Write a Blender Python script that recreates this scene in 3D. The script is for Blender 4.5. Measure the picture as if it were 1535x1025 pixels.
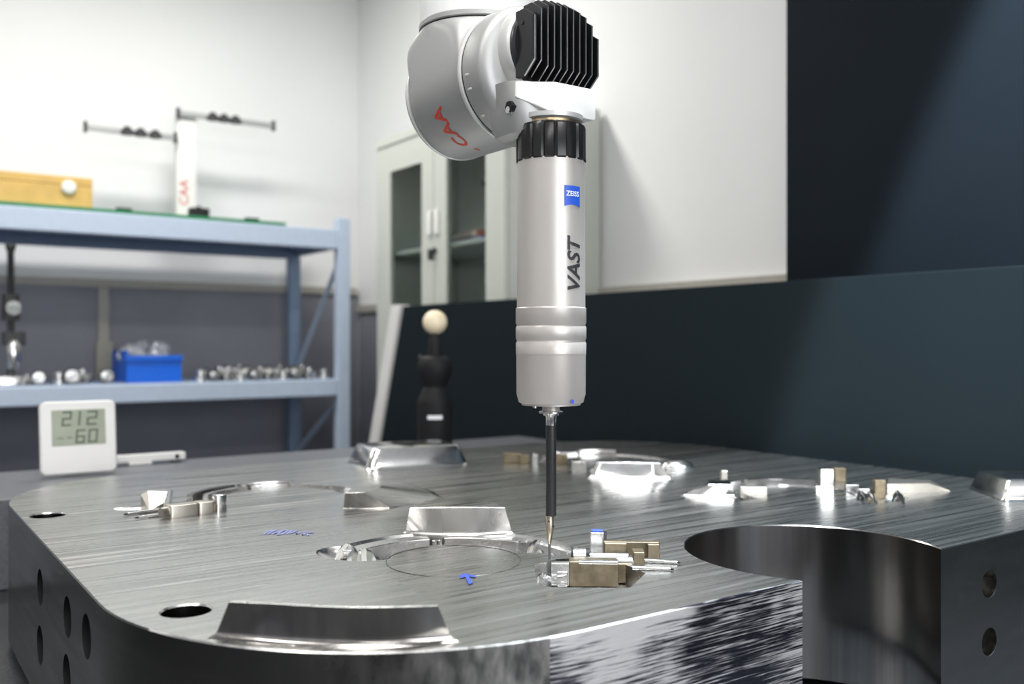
import bpy, bmesh, math, random
from mathutils import Vector, Matrix
random.seed(7)
sc = bpy.context.scene
C = sc.collection
PI = math.pi
for o in list(bpy.data.objects): bpy.data.objects.remove(o, do_unlink=True)

# ------------------------------------------------------------------ camera, world, lights, exposure
# world x runs along the plate's front face, y away along its side face; camera level, 35 degrees to the room
CA, SA = math.cos(math.radians(35)), math.sin(math.radians(35))
FPX, CX, CY = 1400.0, 767.5, 512.5
CAMZ = 1.248
ZP = 1.02          # top of the mould plate
ZT = 0.815         # top of the granite table
cam = bpy.data.cameras.new('camera')
cam.sensor_width = 36; cam.lens = FPX / 1535 * 36
cam.dof.use_dof = True; cam.dof.focus_distance = 0.99; cam.dof.aperture_fstop = 4.2
cam.clip_start = 0.01
camo = bpy.data.objects.new('camera', cam); C.objects.link(camo)
camo.location = (0, 0, CAMZ); camo.rotation_euler = (PI/2, 0, -math.radians(35))
sc.camera = camo
w = bpy.data.worlds.new('world'); sc.world = w; w.use_nodes = True
w.node_tree.nodes['Background'].inputs[0].default_value = (.8, .9, 1, 1)
w.node_tree.nodes['Background'].inputs[1].default_value = .35
def light(name, typ, loc, aim, energy, color=(1, 1, 1), **kw):
    l = bpy.data.lights.new(name, typ); l.energy = energy; l.color = color
    for k, v in kw.items(): setattr(l, k, v)
    o = bpy.data.objects.new(name, l); C.objects.link(o); o.location = loc
    o.rotation_euler = (Vector(aim) - Vector(loc)).to_track_quat('-Z', 'Y').to_euler()
    return o
CEIL = 3.1
for ly in (-1.6, 0.6, 3.1):
    for lx in ((-1.0, 0.8) if ly > 2 else (-1.4, 0.3)):
        light('ceiling_lamp', 'AREA', (lx, ly, CEIL-.03), (lx, ly, 0), (41 if lx > 0 else 17) if ly > 2 else (34 if lx > 0 else 22), (1, .985, .955), shape='RECTANGLE', size=1.2, size_y=.3)
light('window_daylight', 'AREA', (0.35, -2.9, 1.75), (0.35, 0, 1.6), 60, (.93, .97, 1), shape='RECTANGLE', size=2.4, size_y=1.4)
light('added_spot', 'SPOT', (1.0, 0.557, 2.95), (1.0+.277, .557-.308, 2.95-.910), 560, (.78, .9, 1), spot_size=math.radians(80), spot_blend=.10, shadow_soft_size=.04)  # added spot without fixture; its cone edge draws the slanted light on the panels
sc.view_settings.view_transform = 'Standard'; sc.view_settings.look = 'None'
sc.view_settings.exposure = 0.0; sc.view_settings.gamma = 1; sc.view_settings.use_curve_mapping = False

# ------------------------------------------------------------------ photo measurement -> point on a real plane of the room
def ray(px, py):
    a = (px - CX) / FPX
    return Vector((CA*a + SA, -SA*a + CA, -(py - CY)/FPX))
def onz(px, py, z):
    d = ray(px, py); return d * ((z - CAMZ)/d.z) + Vector((0, 0, CAMZ))
def onx(px, py, x):
    d = ray(px, py); return d * (x/d.x) + Vector((0, 0, CAMZ))
def ony(px, py, y):
    d = ray(px, py); return d * (y/d.y) + Vector((0, 0, CAMZ))

# ------------------------------------------------------------------ materials
def new_mat(name):
    m = bpy.data.materials.new(name); m.use_nodes = True
    return m, m.node_tree.nodes, m.node_tree.links, m.node_tree.nodes['Principled BSDF']
def mat(name, col, rough=.5, metal=0., noise=0., nscale=30, spec=.5, bump=0., coat=0.):
    m, n, l, b = new_mat(name)
    b.inputs['Roughness'].default_value = rough; b.inputs['Metallic'].default_value = metal
    b.inputs['Specular IOR Level'].default_value = spec; b.inputs['Coat Weight'].default_value = coat
    g = n.new('ShaderNodeNewGeometry'); t = n.new('ShaderNodeTexNoise')
    t.inputs['Scale'].default_value = nscale; t.inputs['Detail'].default_value = 4
    l.new(g.outputs['Position'], t.inputs['Vector'])
    r = n.new('ShaderNodeValToRGB')
    r.color_ramp.elements[0].position = .3; r.color_ramp.elements[1].position = .7
    r.color_ramp.elements[0].color = (*[c*(1-noise) for c in col], 1)
    r.color_ramp.elements[1].color = (*[min(1, c*(1+noise)) for c in col], 1)
    l.new(t.outputs['Fac'], r.inputs['Fac']); l.new(r.outputs['Color'], b.inputs['Base Color'])
    if bump:
        bp = n.new('ShaderNodeBump'); bp.inputs['Strength'].default_value = bump; bp.inputs['Distance'].default_value = .002
        l.new(t.outputs['Fac'], bp.inputs['Height']); l.new(bp.outputs['Normal'], b.inputs['Normal'])
    return m
def brushed(name, *a_, edge=False, **k_):
    return _brushed(name, *a_, edge=edge, **k_)
def _brushed(name, c0, c1, r0, r1, s1, s2=None, bump=.05, scr=(.62, .70), scrcol=(.8, .8, .8), scrrough=.5, blotch=None, edge=False, scuff=None):
    """machined steel: s1 stretched noise (tool marks), s2 stretched noise thresholded to single scratches"""
    m, n, l, b = new_mat(name)
    b.inputs['Metallic'].default_value = 1
    g = n.new('ShaderNodeNewGeometry')
    def nz(sc_, det=4, rgh=.6):
        mp = n.new('ShaderNodeMapping'); mp.inputs['Scale'].default_value = sc_
        l.new(g.outputs['Position'], mp.inputs['Vector'])
        t = n.new('ShaderNodeTexNoise'); t.inputs['Scale'].default_value = 1; t.inputs['Detail'].default_value = det
        t.inputs['Roughness'].default_value = rgh
        l.new(mp.outputs['Vector'], t.inputs['Vector']); return t.outputs['Fac']
    def mr(x, a, b_, c, d):
        q = n.new('ShaderNodeMapRange'); q.inputs[1].default_value = a; q.inputs[2].default_value = b_
        q.inputs[3].default_value = c; q.inputs[4].default_value = d; l.new(x, q.inputs[0]); return q.outputs[0]
    def mix(f, a, b_):
        q = n.new('ShaderNodeMix'); q.data_type = 'RGBA'; l.new(f, q.inputs[0])
        for i, v in ((6, a), (7, b_)):
            if isinstance(v, tuple): q.inputs[i].default_value = (*v, 1)
            else: l.new(v, q.inputs[i])
        return q.outputs[2]
    f1 = nz(s1)
    col = mix(mr(f1, .3, .7, 0, 1), c0, c1)
    ro = mr(f1, .3, .7, r1, r0)
    h = f1
    if scuff:  # painted light: mottled lightening as the rounded corner turns towards the front face
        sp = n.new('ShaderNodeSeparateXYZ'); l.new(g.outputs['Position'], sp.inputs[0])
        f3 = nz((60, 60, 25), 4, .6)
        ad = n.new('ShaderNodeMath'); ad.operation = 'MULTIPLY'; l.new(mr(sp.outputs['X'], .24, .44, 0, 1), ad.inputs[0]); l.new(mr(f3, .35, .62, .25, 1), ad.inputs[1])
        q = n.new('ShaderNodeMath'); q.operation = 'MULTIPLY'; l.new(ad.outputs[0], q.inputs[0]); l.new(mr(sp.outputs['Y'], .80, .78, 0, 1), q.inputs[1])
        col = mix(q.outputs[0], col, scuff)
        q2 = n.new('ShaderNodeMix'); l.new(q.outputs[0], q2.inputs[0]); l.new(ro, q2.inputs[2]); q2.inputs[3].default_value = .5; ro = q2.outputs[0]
    if s2:
        f2 = nz(s2, 5, .65)
        if blotch:
            bl = nz(blotch, 3, .5)
            ad = n.new('ShaderNodeMath'); ad.operation = 'MULTIPLY_ADD'; l.new(bl, ad.inputs[0]); ad.inputs[1].default_value = .8; ad.inputs[2].default_value = -.40
            a2 = n.new('ShaderNodeMath'); a2.operation = 'ADD'; l.new(f2, a2.inputs[0]); l.new(ad.outputs[0], a2.inputs[1]); f2 = a2.outputs[0]
        if edge:   # worn, rubbed band along the upper arris and the outer end of the face
            sp = n.new('ShaderNodeSeparateXYZ'); l.new(g.outputs['Position'], sp.inputs[0])
            for out, a0, a1, amt in ((sp.outputs['Z'], ZP-.040, ZP-.003, .13), (sp.outputs['X'], .66, .47, .07)):
                ad = n.new('ShaderNodeMath'); ad.operation = 'ADD'; l.new(f2, ad.inputs[0]); l.new(mr(out, a0, a1, 0, amt), ad.inputs[1]); f2 = ad.outputs[0]
        sm = mr(f2, scr[0], scr[1], 0, 1)
        col = mix(sm, col, scrcol)
        q = n.new('ShaderNodeMix'); l.new(sm, q.inputs[0]); l.new(ro, q.inputs[2]); q.inputs[3].default_value = scrrough; ro = q.outputs[0]
    l.new(col, b.inputs['Base Color']); l.new(ro, b.inputs['Roughness'])
    if bump:
        bp = n.new('ShaderNodeBump'); bp.inputs['Strength'].default_value = bump; bp.inputs['Distance'].default_value = .001
        l.new(h, bp.inputs['Height']); l.new(bp.outputs['Normal'], b.inputs['Normal'])
    return m
M = {}
M['steel_top'] = brushed('brushed_steel_top', (.385, .387, .376), (.515, .517, .505), .20, .36, (3, 140, 60), (2.5, 95, 40), bump=.15, scr=(.60, .72), scrcol=(.70, .66, .65), scrrough=.42)
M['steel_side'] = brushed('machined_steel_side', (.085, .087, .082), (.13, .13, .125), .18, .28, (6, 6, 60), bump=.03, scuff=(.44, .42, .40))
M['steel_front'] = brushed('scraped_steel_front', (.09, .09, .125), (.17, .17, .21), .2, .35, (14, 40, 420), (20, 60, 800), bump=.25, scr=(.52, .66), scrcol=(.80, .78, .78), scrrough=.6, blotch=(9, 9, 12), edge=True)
M['steel_bore'] = brushed('honed_steel_bore', (.24, .23, .22), (.46, .44, .42), .12, .2, (45, 45, 1.2), bump=.10)
M['steel_poly'] = brushed('polished_steel', (.70, .69, .68), (.80, .79, .78), .10, .2, (40, 40, 40), bump=.04)
M['steel_mill'] = brushed('milled_cavity_steel', (.62, .61, .60), (.74, .73, .72), .18, .32, (60, 60, 60), bump=.10)
M['steel_satin'] = brushed('satin_ground_steel', (.46, .45, .44), (.60, .59, .58), .2, .32, (16, 16, 1), bump=.02)
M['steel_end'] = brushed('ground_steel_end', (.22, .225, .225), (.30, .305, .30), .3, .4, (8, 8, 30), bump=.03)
M['gold'] = mat('bronze_insert', (.20, .163, .112), .46, 1, .25, 90, bump=.15)
M['gold_light'] = mat('pale_nickel_insert', (.52, .485, .43), .35, 1, .1, 70)
M['chrome'] = mat('chrome', (.78, .77, .75), .16, 1, .03)
M['hole'] = mat('hole_shade', (.012, .012, .013), .6, 0, .1, 30, .15)  # near-black colour stands in for the shade inside holes and recesses
M['ink'] = mat('blue_marker_ink', (.03, .07, .42), .6, 0, .25, 300)
M['ink_pale'] = mat('faint_blue_marker_ink', (.22, .25, .48), .6, 0, .25, 300)
M['silver_paint'] = mat('silver_robot_paint', (.40, .40, .395), .48, .55, .02, 12)
M['silver_light'] = mat('light_silver_casting', (.62, .62, .61), .45, .45, .02, 12)
M['white_paint'] = mat('white_robot_paint', (.80, .80, .79), .35, 0, .02)
M['gap'] = mat('black_gap', (.012, .012, .013), .5)
M['fin'] = mat('black_anodised', (.018, .018, .02), .28, .2, .1, 60)
M['fin_edge'] = mat('pale_fin_edge', (.55, .54, .53), .3, 1, .1, 60)  # thin pale metal strip along each fin's outline
M['collar'] = mat('glossy_black_collar', (.010, .010, .011), .2, 0, .1, 30, .35)
M['probe'] = mat('warm_grey_probe_paint', (.475, .445, .42), .36, .35, .02, 20)
M['probe_band'] = mat('grey_probe_band', (.445, .412, .392), .36, .35, .02, 20)
M['brass'] = mat('brass_flange', (.50, .40, .26), .3, 1, .08)
M['shaft'] = mat('carbon_black_shaft', (.012, .012, .013), .42, 0, .1, 200)
M['stylus_gold'] = mat('champagne_stylus', (.62, .55, .43), .22, 1, .05)
M['stylus_grey'] = mat('grey_stylus_shaft', (.12, .12, .13), .35, .4)
M['ruby'] = mat('ruby', (.62, .02, .16), .12, 0, 0)
M['blue_logo'] = mat('blue_badge', (.02, .09, .55), .4, 0, .03)
M['print_white'] = mat('white_print', (.85, .86, .9), .5)
M['print_dark'] = mat('dark_print', (.025, .025, .028), .5)
M['print_red'] = mat('red_print', (.60, .05, .025), .5)
M['granite'] = mat('dark_granite', (.035, .037, .041), .3, 0, .6, 240, bump=.3)
M['guide'] = mat('grey_guideway_stone', (.125, .13, .145), .35, 0, .2, 160)
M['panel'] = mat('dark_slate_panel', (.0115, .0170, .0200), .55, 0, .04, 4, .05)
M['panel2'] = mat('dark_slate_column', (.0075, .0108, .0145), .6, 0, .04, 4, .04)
M['wall'] = mat('white_wall', (.80, .80, .795), .85, 0, .015, 2)
M['dado'] = mat('dark_grey_dado', (.25, .25, .285), .6, 0, .06, 6)
M['beige'] = mat('beige_trim', (.42, .40, .35), .6, 0, .05)
M['floor'] = mat('grey_floor', (.055, .056, .06), .5, 0, .12, 8)
M['ceiling'] = mat('white_ceiling', (.8, .8, .8), .9, 0, .01)
M['rack'] = mat('pale_blue_rack_steel', (.46, .54, .66), .4, 0, .03)
M['rack_shaded'] = mat('shaded_rack_steel', (.22, .30, .43), .45, 0, .04)  # darker copy of the rack blue: shade painted on rear and inner parts
M['green'] = mat('green_mat', (.005, .17, .06), .6, 0, .1)
M['wood'] = mat('yellow_wood', (.60, .38, .11), .5, 0, .12, 14)
M['blue_bin'] = mat('blue_plastic', (.0, .115, .62), .38, 0, .03)
M['bag'] = mat('clear_plastic_bag', (.45, .47, .5), .2, .2, .3, 60)
M['white_plastic'] = mat('white_plastic', (.74, .725, .705), .35, 0, .01)
M['lcd'] = mat('lcd_screen', (.275, .305, .22), .3, 0, .06, 30)
M['lcd_ink'] = mat('lcd_digit', (.07, .09, .06), .4)
M['cab'] = mat('grey_green_cabinet', (.50, .52, .47), .45, 0, .02)
M['cab_in'] = mat('cabinet_inside', (.62, .64, .61), .6, 0, .05)
M['black'] = mat('matte_black', (.010, .010, .011), .6, 0, .1, 30, .25)
M['ceramic'] = mat('cream_ceramic', (.82, .70, .50), .3, 0, .03)
M['orange'] = mat('orange_cover', (.62, .17, .07), .5)
M['blue_book'] = mat('blue_cover', (.06, .10, .45), .5)
M['blackish'] = mat('dark_tool', (.03, .03, .032), .5)
m, n, l, b = new_mat('cabinet_glass'); b.inputs['Transmission Weight'].default_value = 1; b.inputs['IOR'].default_value = 1.1
b.inputs['Base Color'].default_value = (.80, .86, .84, 1); b.inputs['Roughness'].default_value = .03; M['glass'] = m
m, n, l, b = new_mat('window_pane_daylight'); b.inputs['Emission Color'].default_value = (.9, .95, 1, 1); b.inputs['Emission Strength'].default_value = 1.2
M['window'] = m
m, n, l, b = new_mat('lamp_diffuser'); b.inputs['Emission Color'].default_value = (1, .98, .95, 1); b.inputs['Emission Strength'].default_value = 3
M['lamp'] = m

# ------------------------------------------------------------------ mesh helpers
def sharp(bm, ang=32):
    lim = math.radians(ang)
    for f in bm.faces: f.smooth = True
    for e in bm.edges:
        e.smooth = not (len(e.link_faces) != 2 or e.calc_face_angle(0) > lim)
def obj(name, bm, material, parent=None, smooth=True, bevel=0., seg=2, label=None, recalc=True):
    if recalc: bmesh.ops.recalc_face_normals(bm, faces=bm.faces)
    if smooth: sharp(bm)
    me = bpy.data.meshes.new(name); bm.to_mesh(me); bm.free()
    for mm in (material if isinstance(material, (list, tuple)) else [material]): me.materials.append(M[mm])
    o = bpy.data.objects.new(name, me); C.objects.link(o)
    if parent is not None:
        o.parent = parent; q = parent
        off = Vector((0, 0, 0))
        while q is not None: off += q.location; q = q.parent
        o.location = -off if parent.type == 'EMPTY' else Vector((0, 0, 0))
    if bevel:
        md = o.modifiers.new('bevel', 'BEVEL'); md.width = bevel; md.segments = seg; md.limit_method = 'ANGLE'; md.angle_limit = math.radians(40)
        md.harden_normals = True
    if label: o['label'] = label
    return o
def thing(name, label, cat, loc=(0, 0, 0), group=None):
    o = bpy.data.objects.new(name, None); C.objects.link(o); o.location = loc; o.empty_display_size = .05
    o['label'] = label; o['category'] = cat
    if group: o['group'] = group
    return o
def tag(o, label, cat, group=None):
    o['label'] = label; o['category'] = cat
    if group: o['group'] = group
    return o
def struct(name, bm, material, label=None, **kw):
    o = obj(name, bm, material, **kw); o['kind'] = 'structure'
    if label: o['label'] = label
    return o
def B(): return bmesh.new()
def box(bm, x0, x1, y0, y1, z0, z1, rot=0, org=None):
    vs = [bm.verts.new((x, y, z)) for z in (z0, z1) for x, y in ((x0, y0), (x1, y0), (x1, y1), (x0, y1))]
    for f in ((3, 2, 1, 0), (4, 5, 6, 7), (0, 1, 5, 4), (1, 2, 6, 5), (2, 3, 7, 6), (3, 0, 4, 7)): bm.faces.new([vs[i] for i in f])
    if rot:
        bmesh.ops.rotate(bm, verts=vs, cent=org or ((x0+x1)/2, (y0+y1)/2, 0), matrix=Matrix.Rotation(rot, 3, 'Z'))
    return bm
def cbox(cx, cy, z0, z1, sx, sy, rot=0, bm=None):
    return box(bm or B(), cx-sx/2, cx+sx/2, cy-sy/2, cy+sy/2, z0, z1, rot, (cx, cy, 0))
def loft(bm, rings, cap=True, closed=True):
    R = [[bm.verts.new(p) for p in r] for r in rings]
    k = len(R[0])
    for a, b_ in zip(R, R[1:]):
        for i in range(k if closed else k-1): bm.faces.new((a[i], a[(i+1) % k], b_[(i+1) % k], b_[i]))
    if cap:
        bm.faces.new(R[0][::-1]); bm.faces.new(R[-1])
    return bm
def lathe(bm, prof, c=(0, 0, 0), n=48, axis='z', cap=True):
    rings = []
    for r, h in prof:
        ring = []
        for i in range(n):
            a = 2*PI*i/n
            if axis == 'z': p = (c[0]+r*math.cos(a), c[1]+r*math.sin(a), c[2]+h)
            elif axis == 'y': p = (c[0]+r*math.sin(a), c[1]+h, c[2]+r*math.cos(a))
            else: p = (c[0]+h, c[1]+r*math.cos(a), c[2]+r*math.sin(a))
            ring.append(p)
        rings.append(ring)
    return loft(bm, rings, cap)
def prism(bm, poly, z0, z1):
    return loft(bm, [[(x, y, z0) for x, y in poly], [(x, y, z1) for x, y in poly]])
def tube(bm, pts, r, n=10, rs=None):
    pts = [Vector(p) for p in pts]; rings = []
    up0 = None
    for i, p in enumerate(pts):
        d = (pts[min(i+1, len(pts)-1)] - pts[max(i-1, 0)]).normalized()
        ref = Vector((0, 0, 1)) if abs(d.z) < .9 else Vector((1, 0, 0))
        a = d.cross(ref).normalized(); b_ = d.cross(a)
        rr = rs[i] if rs else r
        rings.append([p + rr*(math.cos(2*PI*k/n)*a + math.sin(2*PI*k/n)*b_) for k in range(n)])
    return loft(bm, rings)
def rrect(cx, cy, sx, sy, r, rot=0, k=5):
    r = min(r, sx/2*.98, sy/2*.98); out = []
    for q, (ax, ay) in enumerate(((1, 1), (-1, 1), (-1, -1), (1, -1))):
        for i in range(k+1):
            a = PI/2*q + PI/2*i/k
            x = ax*(sx/2-r) + r*math.cos(a); y = ay*(sy/2-r) + r*math.sin(a)
            out.append((cx + x*math.cos(rot) - y*math.sin(rot), cy + x*math.sin(rot) + y*math.cos(rot)))
    return out
def rbox(bm, cx, cy, z0, z1, sx, sy, r, rot=0, ed=.002):
    """upright block with rounded plan corners and eased edges"""
    rings = []
    for z, e in ((z0, ed), (z0+ed, 0), (z1-ed, 0), (z1-ed*.3, ed*.3), (z1, ed)):
        rings.append([(x, y, z) for x, y in rrect(cx, cy, sx-2*e, sy-2*e, max(r-e, .0005), rot)])
    return loft(bm, rings)
def text_bm(s, size, shear=0., off=0.):
    cu = bpy.data.curves.new('t', 'FONT'); cu.body = s; cu.size = size; cu.shear = shear; cu.offset = off
    cu.align_x = 'CENTER'; cu.align_y = 'CENTER'; cu.resolution_u = 3; cu.fill_mode = 'FRONT'
    o = bpy.data.objects.new('t', cu); C.objects.link(o)
    dg = bpy.context.evaluated_depsgraph_get(); me = bpy.data.meshes.new_from_object(o.evaluated_get(dg))
    bm = B(); bm.from_mesh(me); bpy.data.objects.remove(o); bpy.data.meshes.remove(me); bpy.data.curves.remove(cu)
    bmesh.ops.triangulate(bm, faces=bm.faces)
    for _ in range(2):
        es = [e for e in bm.edges if e.calc_length() > size*.12]
        if es: bmesh.ops.subdivide_edges(bm, edges=es, cuts=1); bmesh.ops.triangulate(bm, faces=bm.faces)
    return bm
def warp(bm, f):
    for v in bm.verts: v.co = f(v.co.x, v.co.y)
    return bm

# ------------------------------------------------------------------ the room
WY, WX = 4.42, 2.12           # far walls
NX, NY = -3.0, -3.0           # walls behind the camera
struct('floor', box(B(), NX, WX, NY, WY, -.1, 0), 'floor', 'grey workshop floor', smooth=False)
struct('ceiling', box(B(), NX, WX, NY, WY, CEIL, CEIL+.1), 'ceiling', 'plain white ceiling', smooth=False)
struct('wall_left', box(B(), NX, WX+.1, WY, WY+.1, 0, CEIL), 'wall', 'white wall behind the blue rack', smooth=False)
struct('wall_right', box(B(), WX, WX+.1, NY, WY, 0, CEIL), 'wall', 'white wall behind the cabinet', smooth=False)
struct('wall_near', box(B(), NX-.1, NX, NY, WY+.1, 0, CEIL), 'wall', 'white wall behind the camera', smooth=False)
bm = B()
for r in ((NX, -.95, 0, CEIL), (1.65, WX+.1, 0, CEIL), (-.95, 1.65, 0, .95), (-.95, 1.65, 2.5, CEIL)): box(bm, r[0], r[1], NY-.1, NY, r[2], r[3])
struct('wall_back', bm, 'wall', 'white wall with the window', smooth=False)
wn = struct('window_1', box(B(), -.95, 1.65, NY-.09, NY-.07, .95, 2.5), 'window', 'daylit workshop window', smooth=False)
bm = B()
for x in (-.95, .32, 1.59): box(bm, x, x+.06, NY-.06, NY-.01, .95, 2.5)
for z in (.95, 2.44): box(bm, -.88, 1.58, NY-.06, NY-.01, z, z+.06)
obj('window_frame', bm, 'white_plastic', wn, smooth=False)
struct('trim_1', box(B(), NX, WX, WY-.012, WY, 0, 1.49), 'dado', 'dark grey painted dado on the wall behind the rack', smooth=False)
struct('trim_2', box(B(), NX, WX-.02, WY-.03, WY, 1.49, 1.525), 'beige', 'beige rail along the top of the dado', smooth=False)
struct('trim_5', box(B(), NX, NX+.012, NY, WY-.04, 0, 1.49), 'dado', 'dark grey dado on the wall behind the camera', smooth=False)
struct('trim_6', box(B(), NX+.02, WX-.04, NY, NY+.012, 0, .93), 'dado', 'dark grey dado below the window', smooth=False)
struct('trim_3', box(B(), WX-.012, WX, NY, WY-.04, 0, 1.40), 'dado', 'dark grey dado behind the cabinet', smooth=False)
struct('trim_4', box(B(), WX-.03, WX, NY, WY-.04, 1.40, 1.435), 'beige', 'beige rail on the wall behind the dark panel', smooth=False)

# ------------------------------------------------------------------ granite table, guideway, dark machine panels
tb = thing('granite_table', 'dark speckled granite measuring table carrying the big steel plate', 'table', (.7, 1.7, 0))
obj('table_top', box(B(), -.32, 1.68, .30, 3.2, .62, ZT), 'granite', tb, bevel=.006)
for lx, ly in ((-.1, .55), (1.45, .55), (-.1, 2.95), (1.45, 2.95)): obj('leg', cbox(lx, ly, 0, .62, .22, .22), 'panel', tb, bevel=.005)
ZG = 0.975
tag(obj('guideway', box(B(), -.32, 1.58, 1.84, 2.22, ZT, ZG), 'guide', bevel=.004), 'low grey stone guideway behind the steel plate', 'guideway')
PX = 1.62
gp = thing('guard_panel', 'long low dark slate machine panel with slanted white end', 'panel', (PX, 1.5, ZT))
zt_ = 1.378
poly = [(-1.2, ZT), (3.20, ZT), (3.00, zt_), (-1.2, zt_)]
bm = loft(B(), [[(PX, y, z) for y, z in poly], [(PX+.02, y, z) for y, z in poly]])
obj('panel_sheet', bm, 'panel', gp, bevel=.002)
poly = [(3.203, ZT), (3.275, ZT), (3.075, zt_+.005), (3.003, zt_+.005)]
bm = loft(B(), [[(PX-.012, y, z) for y, z in poly], [(PX+.03, y, z) for y, z in poly]])
obj('end_strip', bm, 'white_plastic', gp, bevel=.004, label='slanted white end strip')
mc = thing('machine_column', 'tall dark slate machine column against the white wall', 'machine', (1.8, .3, 0))
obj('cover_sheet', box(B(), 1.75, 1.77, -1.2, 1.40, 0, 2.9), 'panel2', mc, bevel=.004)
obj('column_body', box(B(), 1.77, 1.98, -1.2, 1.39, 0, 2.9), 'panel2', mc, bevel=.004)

# ------------------------------------------------------------------ the mould plate
PC = (.851, 1.137)
plate = thing('mold_plate', 'huge brushed steel mould plate with rounded corners and machined cavities', 'mould plate', (PC[0], PC[1], ZT))
x0, x1, y0, y1 = .172, 1.53, .573, 1.70
NC, NR = (.860, .648), .141
def outline():
    out = []
    def arc(cx, cy, r, a0, a1, n):
        for i in range(n+1):
            a = math.radians(a0+(a1-a0)*i/n); out.append((cx+r*math.cos(a), cy+r*math.sin(a)))
    arc(x0+.30, y0+.30, .30, 180, 270, 28)
    h = math.degrees(math.asin((NC[1]-y0)/NR))
    arc(NC[0], NC[1], NR, 180+h, -h, 64)
    arc(x1-.30, y0+.30, .30, 270, 360, 24)
    arc(x1-.30, y1-.30, .30, 0, 90, 24)
    arc(x0+.24, y1-.24, .24, 90, 180, 24)
    return out
def offset(poly, d):
    n_ = len(poly); out = []
    for i in range(n_):
        p, a, b_ = Vector(poly[i]), Vector(poly[i-1]), Vector(poly[(i+1) % n_])
        e1, e2 = (p-a).normalized(), (b_-p).normalized()
        n1, n2 = Vector((-e1.y, e1.x)), Vector((-e2.y, e2.x)); m_ = (n1+n2).normalized()
        out.append(tuple(p + m_*(d/max(.4, m_.dot(n1)))))
    return out
pl = outline(); pli = offset(pl, .0012)
bm = loft(B(), [[(x, y, z) for x, y in q] for q, z in ((pli, ZT+.014), (pl, ZT+.0152), (pl, ZP-.0012), (pli, ZP))])
bmesh.ops.recalc_face_normals(bm, faces=bm.faces)
me = bpy.data.meshes.new('body'); bm.to_mesh(me); bm.free()
body = bpy.data.objects.new('body', me); C.objects.link(body)
cutters = []
def cutter(bm):
    bmesh.ops.recalc_face_normals(bm, faces=bm.faces)
    mm = bpy.data.meshes.new('cut'); bm.to_mesh(mm); bm.free()
    o = bpy.data.objects.new('cut', mm); C.objects.link(o); cutters.append(o)
    md = body.modifiers.new('b', 'BOOLEAN'); md.operation = 'DIFFERENCE'; md.solver = 'EXACT'; md.object = o
def sector(c, r0, r1, a0, a1, z, z1=None, n=40, draft=0):
    """annular sector cut from above: r0 inner, r1 outer radius, down to z"""
    bot = [(c[0]+r*math.cos(math.radians(a)), c[1]+r*math.sin(math.radians(a))) for r, aa in ((r0+draft, range(n+1)), (r1-draft, range(n, -1, -1))) for a in [a0+(a1-a0)*i/n for i in aa]]
    top = [(c[0]+r*math.cos(math.radians(a)), c[1]+r*math.sin(math.radians(a))) for r, aa in ((r0, range(n+1)), (r1, range(n, -1, -1))) for a in [a0+(a1-a0)*i/n for i in aa]]
    return loft(B(), [[(x, y, z) for x, y in bot], [(x, y, ZP) for x, y in top], [(x, y, ZP+.03) for x, y in top]])
def blob(c, rx, ry, rz, rot, n=20, m_=10):
    bm = B(); rings = []
    for j in range(1, m_):
        t = PI*j/m_; rings.append([])
        for i in range(n):
            a = 2*PI*i/n; x = rx*math.sin(t)*math.cos(a); y = ry*math.sin(t)*math.sin(a)
            rings[-1].append((c[0]+x*math.cos(rot)-y*math.sin(rot), c[1]+x*math.sin(rot)+y*math.cos(rot), c[2]+rz*math.cos(t)))
    return loft(bm, rings)
def P2(px, py, z=0): v = onz(px, py, ZP+z); return (v.x, v.y)
CC = P2(680, 839.5)                      # near cavity
LC, RC, BC = (.506, 1.317), (1.155, .900), (1.165, 1.352)
# through holes on top
for px, py, r in ((279, 915, .0205), (72, 772, .0215)):
    h = P2(px, py); cutter(lathe(B(), [(r, ZP-.10), (r, ZP-.0015), (r+.0018, ZP+.0005), (r+.0018, ZP+.02)], (h[0], h[1], 0), 40))
# near cavity grooves
cutter(sector(CC, .076, .147, -12, 128, ZP-.006, draft=.002))
cutter(sector(CC, .078, .138, -10, 122, ZP-.019, draft=.002))
cutter(blob((*P2(533, 829), ZP+.002), .048, .034, .016, math.radians(-62)))
cutter(prism(B(), [P2(*p) for p in ((800, 846), (806, 876), (828, 880), (944, 881), (968, 859), (935, 845), (905, 838), (865, 836), (835, 838))], ZP-.020, ZP+.03))
cutter(lathe(B(), [(.021, ZP-.017), (.024, ZP+.02)], (*P2(838, 826), 0), 28))
# engraved circle line in the near cavity
# other cavities
cutter(sector(LC, .092, .130, -20, 172, ZP-.010, draft=.002)); cutter(sector(RC, .080, .118, -30, 175, ZP-.010, draft=.002)); cutter(sector(BC, .090, .128, -30, 150, ZP-.010, draft=.002))
cutter(blob((*P2(1325, 748), ZP+.003), .045, .026, .013, math.radians(-10)))
cutter(blob((*P2(208, 761), ZP+.004), .040, .020, .009, math.radians(-20)))
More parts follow.
